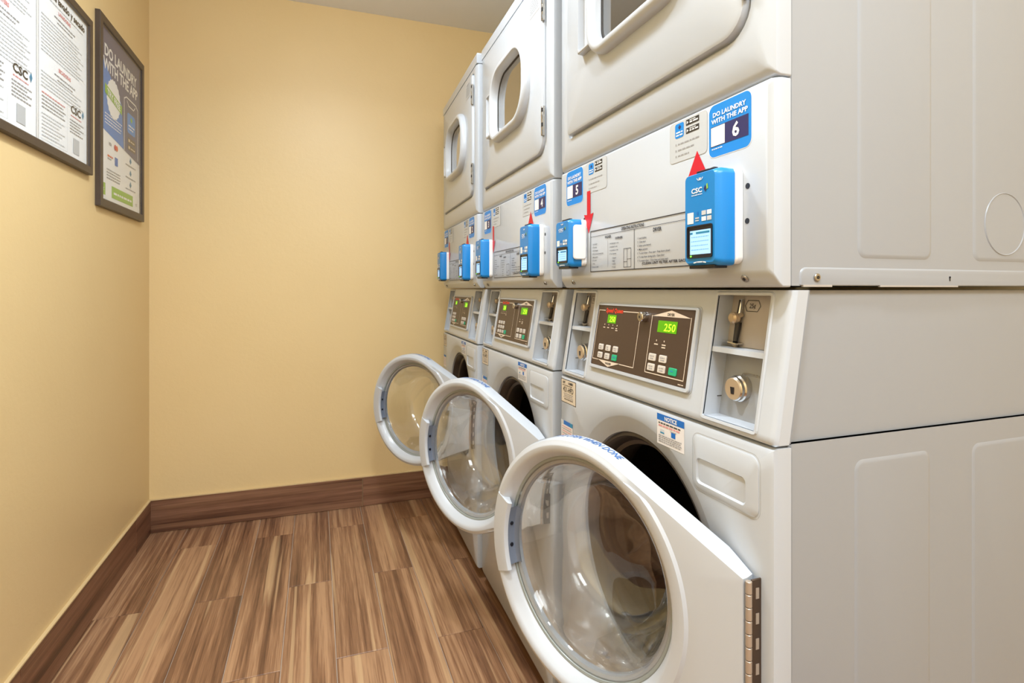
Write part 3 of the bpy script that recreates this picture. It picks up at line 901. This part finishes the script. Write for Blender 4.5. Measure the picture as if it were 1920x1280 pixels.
def make_dryer(origin, rot, nums, label):
    d = empty('tumble_dryer', (origin[0], origin[1], ZD0), rot)
    tag(d, label, 'dryer', 'tumble dryers on top of the washers')
    off = -ZD0
    parts = []
    def B(m, name, parent=None, **k):
        o = m.build(name, parent or d, **k)
        if parent is None: o.location.z += off
        return o
    f = lambda lx: (lambda a, b: (lx, a, b))
    m = MB(); shell(m, .031, D, .002, W - .002, ZD0 + .002, ZD2, 'enamel_shaded'); B(m, 'cabinet')
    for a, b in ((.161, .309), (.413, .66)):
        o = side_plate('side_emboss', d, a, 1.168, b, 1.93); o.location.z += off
    m = MB(); k = 40; ci = lambda r, y: [(.487 + r * math.cos(2 * math.pi * i / k), y, 1.226 + r * math.sin(2 * math.pi * i / k)) for i in range(k)]
    m.loops([ci(.0520, .0003), ci(.0508, -.0008), ci(.0496, .0002)], 'enamel_shaded', False, True); B(m, 'vent_knockout')
    m = MB()   # raised skirt along the foot of the side
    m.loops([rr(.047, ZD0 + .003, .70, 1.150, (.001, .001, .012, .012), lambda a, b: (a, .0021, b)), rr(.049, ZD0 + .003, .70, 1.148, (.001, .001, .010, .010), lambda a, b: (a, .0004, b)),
             rr(.050, ZD0 + .003, .70, 1.147, (.001, .001, .009, .009), lambda a, b: (a, .0002, b))], 'enamel_shaded', False, True); B(m, 'side_skirt')
    m = MB(); m.box((.052, -.001, ZD0 + .0005), (.105, .003, ZD0 + .0035), 'decal_edge'); B(m, 'seam_strip', smooth=0)
    m = MB(); m.box((.20, -.001, ZD0 + .0005), (.37, .003, ZD0 + .003), 'decal_edge'); B(m, 'seam_strip', smooth=0)
    o = screw(d, (.077, .0004, 1.1357), (0, -1, 0), .0058); o.location.z += off
    m = MB(); m.rect(lambda p, q, n: (p, -n, q), .351, 1.132, .3535, 1.139, 'black_print', .0004); m.rect(lambda p, q, n: (p, -n, q), .3505, 1.1365, .354, 1.139, 'black_print', .0004); B(m, 'screw_slot', smooth=0, recalc=False)
    # lower panel with its bevelled foot
    m = MB(); rad = .006
    m.loops([rr(0, ZD0, W, ZD1 - .002, .003, f(.030)), rr(0, ZD0, W, ZD1 - .002, .003, f(.017)), rr(.0008, ZD0 + .0035, W - .0008, ZD1 - .002, .004, f(.0125)), rr(.003, ZD0 + .016, W - .003, ZD1 - .0035, .005, f(.0035)), rr(.009, ZD0 + .024, W - .009, ZD1 - .008, .006, f(0))], 'enamel', False, True)
    B(m, 'lower_panel')
    # surround of the door
    m = MB(); o_ = (.10, 1.56, .57, 1.89)
    m.loops([rr(0, ZD1, W, ZD2 - .0015, .003, f(.031)), rr(0, ZD1, W, ZD2 - .0015, .003, f(.012)), rr(.0012, ZD1 + .003, W - .0012, ZD2 - .002, .004, f(.006)), rr(.010, ZD1 + .013, W - .010, ZD2 - .004, .006, f(0)),
             rr(.040, 1.483, .640, 1.968, (.05, .014, .02, .02), f(0)), rr(.041, 1.484, .639, 1.967, (.05, .014, .02, .02), f(.006)), rr(*o_, .05, f(.006)), rr(*o_, .05, f(.03))], 'enamel')
    B(m, 'door_surround')
    # top
    m = MB()
    lp = lambda z, i: [(x_, y_, z) for x_, y_ in ((i - .001, i), (D, i), (D, W - i), (i - .001, W - i))]
    m.loops([lp(ZD2, .001), lp(ZD2, 0), lp(ZD3 - .012, 0), lp(ZD3 - .004, .003), lp(ZD3, .012)], 'enamel', True, True); B(m, 'top_cap', smooth=50)
    # drum behind the window
    m = MB(); ring = lambda r, lx, k=48: [(lx, .335 + r * math.cos(2 * math.pi * i / k), 1.725 + r * math.sin(2 * math.pi * i / k)) for i in range(k)]
    m.loops([ring(.185, .03), ring(.235, .035), ring(.235, .46), ring(.01, .465)], 'galvanized', False, True); B(m, 'drum')
    # door
    m = MB(); rad = (.046, .012, .016, .016); y0, z0, y1, z1 = .045, 1.489, .635, 1.962
    wy0, wz0, wy1, wz1 = .158, 1.632, .472, 1.838; wr = (.082, .045, .088, .088)
    m.loops([rr(wy0 - .01, wz0 - .01, wy1 + .01, wz1 + .01, wr, f(.006)), rr(y0, z0, y1, z1, rad, f(.0055)), rr(y0, z0, y1, z1, rad, f(-.003)), rr(y0 + .002, z0 + .002, y1 - .002, z1 - .002, ins(rad, .002), f(-.0075)), rr(y0 + .008, z0 + .008, y1 - .008, z1 - .008, ins(rad, .008), f(-.010)),
             rr(wy0 - .01, wz0 - .01, wy1 + .01, wz1 + .01, wr, f(-.010)), rr(wy0 - .01, wz0 - .01, wy1 + .01, wz1 + .01, wr, f(.006))], 'enamel')
    door = B(m, 'door')
    m = MB()
    e = lambda g, lx: rr(wy0 - g, wz0 - g, wy1 + g, wz1 + g, tuple(r_ + g for r_ in wr), f(lx), 12)
    m.loops([e(.022, -.009), e(.0215, -.020), e(.0195, -.0265), e(.015, -.0315), e(.009, -.0335), e(.003, -.0320), e(-.0005, -.027), e(-.003, -.018), e(-.005, -.004)], 'door_plastic'); m.build('window_frame', door)
    m = MB(); m.loops([e(-.003, -.006), e(-.010, -.0068), e(-.012, -.004)], 'rubber_dark'); m.build('window_seal', door)
    m = MB(); m.loops([e(-.008, -.005)] * 2, 'window_glass', False, True); m.build('window_pane', door, smooth=0, recalc=False)
    m = MB(); hp = lambda a, b, g, lx: rr(a, 1.648 + g, b, 1.797 - g, .006, f(lx), 5)
    m.loops([hp(.484, .547, 0, -.009), hp(.484, .544, 0, -.024), hp(.484, .541, .002, -.0265), hp(.485, .5375, .006, -.0265), hp(.486, .535, .008, -.013)], 'door_plastic', False, True); m.build('door_handle', door)
    for z in (1.531, 1.840):
        m = MB(); m.box((-.0125, .0385, z), (-.004, .0475, z + .08), 'steel', .001)
        for j in range(4): m.box((-.0133, .0375, z + .004 + .02 * j), (-.0105, .0445, z + .014 + .02 * j), 'black_print' if j % 2 else 'chrome')
        m.build('door_hinge', door)
    F = front(-.010); m = MB(); m.rect(F, -.140, 1.884, -.064, 1.946, 'decal_edge', .0003); m.rect(F, -.139, 1.886, -.065, 1.945, 'decal_white', .0005)
    m.text(F, 'WARNING', -.102, 1.934, .007, 'grey_print', bold=True)
    for j in range(6): m.words(F, -.134, -.070, 1.927 - .0065 * j, .0025, 'grey_print', seed=j)
    m.build('warning_sticker', door, smooth=0, recalc=False)
    # prints on the lower panel (drawn about the machine's own floor height)
    pr = []
    pr.append(number_sticker(d, nums[0], .0395, 1.3235, .129, 1.404)); pr.append(number_sticker(d, nums[1], .563, 1.3215, .652, 1.404))
    pr.append(app_sticker(d, .133, 1.335, .231, 1.4035)); pr.append(app_sticker(d, .452, 1.335, .550, 1.4035))
    pr.append(arrow(d, .1575, 1.250, 1.3435, True)); pr.append(arrow(d, .5345, 1.2445, 1.341, False)); pr.append(instruction_sticker(d))
    pr += [screw(d, (.0053, .0576, 1.1352), (-.81, 0, -.58), .0062), screw(d, (.0053, .624, 1.1352), (-.81, 0, -.58), .0062)]
    for y_, z_ in ((.047, 1.267), (.048, 1.217), (.556, 1.279), (.554, 1.2145)):
        m = MB(); m.cyl((.0006, y_, z_), (-.0006, y_, z_), .0042, 'bezel', 12); pr.append(m.build('screw_hole', d, smooth=0))
    for o in pr: o.location.z += off
    return d


def make_reader(origin, rot, yc, z0, z1, label, cover=False):
    """payment terminal screwed to the dryer's lower panel; local origin at its back, lower edge"""
    a = rot; M = Matrix.Rotation(a, 4, 'Z'); p = M @ Vector((-.0005, yc, z0)) + Vector((origin[0], origin[1], 0))
    r = empty('card_reader', p, rot); tag(r, label, 'card reader', 'card readers on the dryer fronts')
    H, hw = z1 - z0, .0385
    f = lambda lx: (lambda a_, b: (lx, a_, b))
    m = MB(); m.loops([rr(-hw - .004, .002, hw + .004, H - .001, .010, f(0)), rr(-hw - .004, .002, hw + .004, H - .001, .010, f(-.009)), rr(-hw - .002, .004, hw + .002, H - .003, .009, f(-.011))], 'reader_white', False, True); m.build('back_plate', r)
    m = MB(); m.loops([rr(-hw, 0, hw, H, .010, f(-.009)), rr(-hw, 0, hw, H, .010, f(-.030)), rr(-hw + .0022, .002, hw - .0015, H - .002, .009, f(-.0375)), rr(-hw + .006, .005, hw - .004, H - .004, .007, f(-.0415))], 'reader_blue', True, True); m.build('housing', r)
    F = front(-.0415); P0, P1 = -hw + .0045, hw - .0062; w = P1 - P0; cx = (P0 + P1) / 2
    m = MB(); s0, s1 = H * .085, H * .43; g = lambda n: (lambda a_, b: F(a_, b, n))
    m.loops([rr(P0 + .005, s0, P1 - .004, s1, .003, g(.0001), 3), rr(P0 + .005, s0, P1 - .004, s1, .003, g(.0018), 3), rr(P0 + .007, s0 + .002, P1 - .006, s1 - .002, .002, g(.0018), 3), rr(P0 + .007, s0 + .002, P1 - .006, s1 - .002, .002, g(.0004), 3)], 'bezel', False, True); bz = m.build('screen_bezel', r, smooth=0)
    m = MB(); m.rect(F, P0 + .012, s0 + .0055, P1 - .0075, s1 - .0075, 'screen', .0008)
    sw = w - .0195; q = s1 - .0095
    m.rect(F, P0 + .0125, q - .0035, P0 + .012 + sw * .14, q - .0005, 'teal', .0011); m.rect(F, P0 + .012 + sw * .30, q - .0035, P0 + .012 + sw * .95, q - .0005, 'teal', .0011)
    for j in range(4): m.words(F, P0 + .015, P1 - .012, s1 - .018 - (s1 - s0) * .13 * j, .0011, 'screen_text', .0011, j)
    m.build('screen', bz, smooth=0, recalc=False)
    m = MB(); m.cyl((-.0430, -(P0 + .0155), s0 + .0028), (-.0440, -(P0 + .0155), s0 + .0028), .0014, 'led', 8); m.build('status_light', bz, smooth=0)
    m = MB(); m.text(F, 'CSC', P0 + w * .41, H * .775, H * .052, 'white_print', .0006, bold=True, fit=w * .37)
    m.poly(F, [(P0 + w * .65, H * .80), (P0 + w * .71, H * .765), (P0 + w * .74, H * .80), (P0 + w * .70, H * .84)], 'navy', .0006); m.poly(F, [(P0 + w * .74, H * .79), (P0 + w * .80, H * .80), (P0 + w * .78, H * .85), (P0 + w * .74, H * .845)], 'lime', .0006)
    m.words(F, P0 + w * .23, P0 + w * .60, H * .75, H * .008, 'white_print', .0006, 4)
    m.build('logo_print', r, smooth=0, recalc=False); m = MB()
    m.rect(F, P0 + w * .08, H * .455, P0 + w * .30, H * .575, 'white_print', .0005)
    m.poly(F, [(P0 + w * .40, H * .55), (P0 + w * .46, H * .535), (P0 + w * .46, H * .57), (P0 + w * .43, H * .58)], 'notice_blue', .0006); m.words(F, P0 + w * .36, P0 + w * .52, H * .50, H * .014, 'faint_print', .0006, 1); m.words(F, P0 + w * .36, P0 + w * .52, H * .475, H * .012, 'faint_print', .0006, 2)
    for pa, qa, c in ((.58, .53, 'faint_print'), (.76, .53, 'white_print'), (.58, .468, 'white_print'), (.76, .468, 'faint_print')): m.rect(F, P0 + w * pa, H * qa, P0 + w * (pa + .15), H * (qa + .045), c, .0006)
    m.build('payment_strip', r, smooth=0, recalc=False); m = MB()
    m.line(F, [(P0 + w * .42, H * .925), (P0 + w * .46, H * .905), (P0 + w * .58, H * .905), (P0 + w * .62, H * .925)], .0010, 'white_print'); m.rect(F, P0 + w * .48, H * .91, P0 + w * .56, H * .928, 'faint_print')
    m.build('top_mark', r, smooth=0, recalc=False); m = MB()
    m.line(F, [(P0 + w * .32, H * .035), (P0 + w * .42, H * .042), (P0 + w * .62, H * .042), (P0 + w * .72, H * .035)], .0016, 'white_print')
    m.build('lower_mark', r, smooth=0, recalc=False)
    m = MB(); m.box((-.036, -hw + .014, -.0035), (-.012, hw - .006, .002), 'bezel', .0008); m.build('card_slot', r)
    m = MB(); m.box((-.034, -.022, H - .001), (-.026, .018, H + .0025), 'bezel', .0008); m.build('top_slot', r)
    if cover:   # white holder clipped to the side that faces the aisle's entrance
        m = MB(); m.loops([rr(-.033, H * .16, -.004, H * .86, .006, lambda a_, b: (a_, -hw - .001, b), 5), rr(-.034, H * .15, -.003, H * .87, .006, lambda a_, b: (a_, -hw - .006, b), 5), rr(-.032, H * .17, -.005, H * .85, .005, lambda a_, b: (a_, -hw - .008, b), 5)], 'reader_white', True, True)
        m.build('side_cover', r)
    return r


stacks = [
    ((0.582, 0.583, 0), 0.0, R(21.0), 6, ('6', '5'), 'nearest', 'with dryer numbers 5 and 6 above'),
    ((0.582, 1.325, 0), -R(1.0), R(24.6 + 1.0), 9, ('4', '3'), 'middle', ''),
    ((0.582, 2.041, 0), -R(1.8), R(35.1 + 1.8), 9, ('2', '1'), 'farthest', ''),
]
W_LABEL = ['white washing machine nearest the camera, round glass door ajar, keypad reading 250',
           'white washing machine in the middle of the row of three, glass door ajar',
           'white washing machine at the far end, beside the tan back wall, glass door ajar']
D_LABEL = ['white tumble dryer nearest the camera with stickers 5 and 6',
           'white tumble dryer in the middle of the row with stickers 3 and 4',
           'white tumble dryer at the far end by the back wall with stickers 1 and 2']
R_LABEL = [('large blue card reader below sticker 6, lit screen facing the aisle', 'blue card reader with white side cover, below sticker 5'),
           ('blue card reader below sticker 4 and its small red triangle', 'blue card reader below sticker 3, left of the red down arrow'),
           ('blue card reader below sticker 2 on the farthest dryer', 'blue card reader below sticker 1, the one nearest the back wall')]
for i, (org, rot, phi, keys, nums, _w, _x) in enumerate(stacks):
    make_washer(org, rot, phi, keys, W_LABEL[i])
    make_dryer(org, rot, nums, D_LABEL[i])
    make_reader(org, rot, .0985, 1.154, 1.296, R_LABEL[i][0])
    if i == 0: make_reader(org, rot, .587, 1.170, 1.279, R_LABEL[i][1], cover=True)
    else: make_reader(org, rot, .587, 1.160, 1.296, R_LABEL[i][1])

# ------------------------------------------------------------------ framed posters on the left wall
def wallf(p, q, n):        # viewer looks along -x: right is +y
    return (n, p, q)


def poster_frame(y0, y1, z0, z1, label, fw, depth):
    t = empty('framed_poster', (XL, (y0 + y1) / 2, (z0 + z1) / 2)); tag(t, label, 'poster', 'framed notices on the left wall')
    w, h = (y1 - y0) / 2, (z1 - z0) / 2
    f = lambda x_: (lambda a, b: (x_, a, b))
    m = MB(); L = lambda g, x_: rr(-w + g, -h + g, w - g, h - g, .0008, f(x_), 2)
    m.loops([L(0, .0005), L(0, depth - .002), L(.002, depth), L(fw - .003, depth), L(fw, depth - .002), L(fw, .004)], 'frame_dark'); m.build('frame', t, smooth=0)
    m = MB(); m.rect(wallf, -w + fw - .004, -h + fw - .004, w - fw + .004, h - fw + .004, 'poster_glass', depth - .004); m.build('glazing', t, smooth=0, recalc=False)
    return t, w - fw, h - fw


# large frame with the washing and drying guide, two pages
t, w, h = poster_frame(1.478, 2.214, 1.4995, 2.0165, 'wide dark framed notice with two white pages of small print', .026, .0165)
m = MB(); m.rect(wallf, -w - .003, -h - .003, w + .003, h + .003, 'paper', .006)
m.rect(wallf, 1.846 - 1.846 - .0045, -h, .0045, h, 'white_print', .0066)
for s in (-.006, .006): m.line(wallf, [(s, -h), (s, h)], .0016, 'grey_print', .007)
for k, (pa, pb) in enumerate(((-w + .012, -.016), (.016, w - .012))):
    pw = pb - pa; S = lambda u_: pa + pw * u_; Q = lambda v: -h + 2 * h * v
    if k == 1: m.text(wallf, 'Guía de lavado y secado', S(.5), Q(.925), .020, 'black_print', .007, bold=True, fit=pw * .96)
    heads = (('LAVADORAS', .86), ('SECADORAS', .50)) if k else (('WASHERS', .86), ('DRYERS', .62))
    for tx, v in heads:
        m.text(wallf, tx, S(.5), Q(v), .0105, 'pale_red', .007, bold=True); m.words(wallf, S(.28), S(.74), Q(v - .035), .0038, 'grey_print', .007, k)
        m.words(wallf, S(.34), S(.68), Q(v - .06), .0035, 'grey_print', .007, k + 3)
    v = .94
    i = 0
    while v > .33:
        if not any(-.075 < v - hv < .035 for _, hv in heads) and not (k == 1 and v > .90):
            m.words(wallf, S(.02), S(.80 + .18 * ((i * 7) % 5) / 5), Q(v), .0032, 'faint_print', .007, i + 31 * k)
        v -= .0215; i += 1
    for j in range(5): m.words(wallf, S(.03), S(.52 - .05 * (j % 2)), Q(.30 - .022 * j), .0034, 'pale_red' if (k and j == 0) else 'grey_print', .007, j + 60)
    for j in range(7): m.words(wallf, S(.03), S(.50 - .06 * (j % 3)), Q(.175 - .022 * j), .003, 'faint_print', .007, j + 70)
    m.line(wallf, [(S(.01), Q(.025)), (S(.56), Q(.025)), (S(.56), Q(.33))], .0008, 'faint_print', .0068)
    m.text(wallf, 'CSC', S(.76), Q(.305), .022, 'black_print', .007, bold=True, fit=pw * .24)
    m.poly(wallf, [(S(.91), Q(.335)), (S(.935), Q(.305)), (S(.96), Q(.335)), (S(.94), Q(.365))], 'teal', .007); m.words(wallf, S(.64), S(.90), Q(.28), .003, 'pale_red', .007, 81)
    for j in range(5): m.words(wallf, S(.62), S(.95 - .08 * (j % 2)), Q(.25 - .02 * j), .0034, 'grey_print', .007, j + 90)
    m.rect(wallf, S(.70), Q(.04), S(.84), Q(.14), 'decal_white', .0068)
    m.line(wallf, [(S(.70), Q(.04)), (S(.84), Q(.04)), (S(.84), Q(.14)), (S(.70), Q(.14))], .001, 'faint_print', .007, closed=True)
m.build('printed_pages', t, smooth=0, recalc=False)

# portrait frame advertising the laundry app
t, w, h = poster_frame(2.279, 2.797, 1.409, 2.090, 'tall dark framed blue poster saying DO LAUNDRY WITH THE APP', .030, .0165)
m = MB(); S = lambda u_: -w + 2 * w * u_; Q = lambda v: -h + 2 * h * v
m.rect(wallf, -w - .003, -h - .003, w + .003, h + .003, 'poster_white', .0055)
m.poly(wallf, [(S(-.005), Q(.415)), (S(1.005), Q(.335)), (S(1.005), Q(.62)), (S(-.005), Q(.66))], 'poster_blue', .006)
m.poly(wallf, [(S(-.005), Q(.66)), (S(1.005), Q(.62)), (S(1.005), Q(1.003)), (S(-.005), Q(1.003))], 'poster_top_glare', .006)
m.poly(wallf, [(S(-.005), Q(.66)), (S(.5), Q(.64)), (S(-.005), Q(.84))], 'poster_blue', .0062)
m.poly(wallf, [(S(1.005), Q(.335)), (S(1.005), Q(.62)), (S(.5), Q(.64)), (S(.55), Q(.37))], 'poster_top_glare', .0062)
m.text(wallf, 'DO LAUNDRY', S(.5), Q(.845), .040, 'white_print', .0066, bold=True, fit=1.62 * w); m.text(wallf, 'WITH THE APP', S(.5), Q(.765), .040, 'white_print', .0066, bold=True, fit=1.74 * w)
c0, c1, rr_ = S(.30), Q(.625), .072
m.poly(wallf, [(c0 + (rr_ + (.003 if i % 2 else -.002)) * math.cos(2 * math.pi * i / 40), c1 + (rr_ + (.003 if i % 2 else -.002)) * math.sin(2 * math.pi * i / 40)) for i in range(40)], 'white_print', .0066)
m.poly(wallf, [(S(.10), Q(.625)), (S(.50), Q(.575)), (S(.50), Q(.63)), (S(.10), Q(.68))], 'lime', .007)
def tilt(p, q, n): return wallf(p, q - .16 * (p - c0), n)
m.text(tilt, 'TRY FREE', c0, c1 - .011, .023, 'white_print', .0075, bold=True, fit=.14)
for j in range(4): m.words(wallf, S(.10), S(.50 - .03 * (j % 2)), Q(.505 - .018 * j), .004, 'white_print', .0066, j)
pl = lambda g: [(S(.56) + g, Q(.36)), (S(.56) + g, Q(.70) - g), (S(.62), Q(.72) - g), (S(.88), Q(.72) - g), (S(.94) - g, Q(.70) - g), (S(.94) - g, Q(.36))]
m.line(wallf, pl(0), .005, 'white_print', .0068); m.line(wallf, [(S(.64), Q(.70)), (S(.68), Q(.675)), (S(.82), Q(.675)), (S(.86), Q(.70))], .004, 'white_print', .0068)
m.loops([rr(S(.64), Q(.50), S(.86), Q(.63), .014, lambda a, b: wallf(a, b, .007))] * 2, 'sticker_blue', False, True)
m.poly(wallf, [(S(.72), Q(.595)), (S(.75), Q(.575)), (S(.78), Q(.595)), (S(.75), Q(.615))], 'lime', .0076); m.words(wallf, S(.67), S(.83), Q(.545), .006, 'white_print', .0076, 3); m.words(wallf, S(.67), S(.80), Q(.525), .005, 'white_print', .0076, 4)
for v in (.435, .39):
    m.rect(wallf, S(.65), Q(v), S(.87), Q(v + .035), 'overlay', .007); m.rect(wallf, S(.67), Q(v + .008), S(.71), Q(v + .026), 'cream_print', .0074); m.words(wallf, S(.73), S(.85), Q(v + .012), .005, 'cream_print', .0074, 6)
m.text(wallf, 'VISA', S(.22), Q(.335), .011, 'grey_print', .0066, bold=True)
for a, c in ((.335, 'red_print'), (.375, 'orange_print')): m.poly(wallf, [(S(a) + .011 * math.cos(i * .5236), Q(.343) + .011 * math.sin(i * .5236)) for i in range(12)], c, .0066 + a / 1000)
m.words(wallf, S(.16), S(.28), Q(.265), .006, 'orange_print', .0066, 2); m.words(wallf, S(.16), S(.26), Q(.25), .005, 'grey_print', .0066, 2); m.rect(wallf, S(.33), Q(.235), S(.40), Q(.285), 'notice_blue', .0066)
for j in range(4): m.words(wallf, S(.14), S(.46), Q(.185 - .017 * j), .004, 'grey_print', .0066, j + 40)
for j, v in enumerate((.32, .24, .165)):
    m.poly(wallf, [(S(.71), Q(v)), (S(.735), Q(v - .018)), (S(.76), Q(v)), (S(.735), Q(v + .025))], 'teal', .0066); m.words(wallf, S(.60), S(.88), Q(v - .035), .004, 'grey_print', .0066, j + 50)
m.rect(wallf, S(0), Q(.03), S(.80), Q(.10), 'lime', .0062); m.rect(wallf, S(.11), Q(.005), S(.25), Q(.115), 'white_print', .0066); m.text(wallf, 'CSC', S(.055), Q(.055), .011, 'white_print', .0066)
m.words(wallf, S(.30), S(.76), Q(.055), .008, 'white_print', .0066, 9); m.text(wallf, 'CSC', S(.90), Q(.045), .010, 'grey_print', .0066)
m.build('printed_sheet', t, smooth=0, recalc=False)
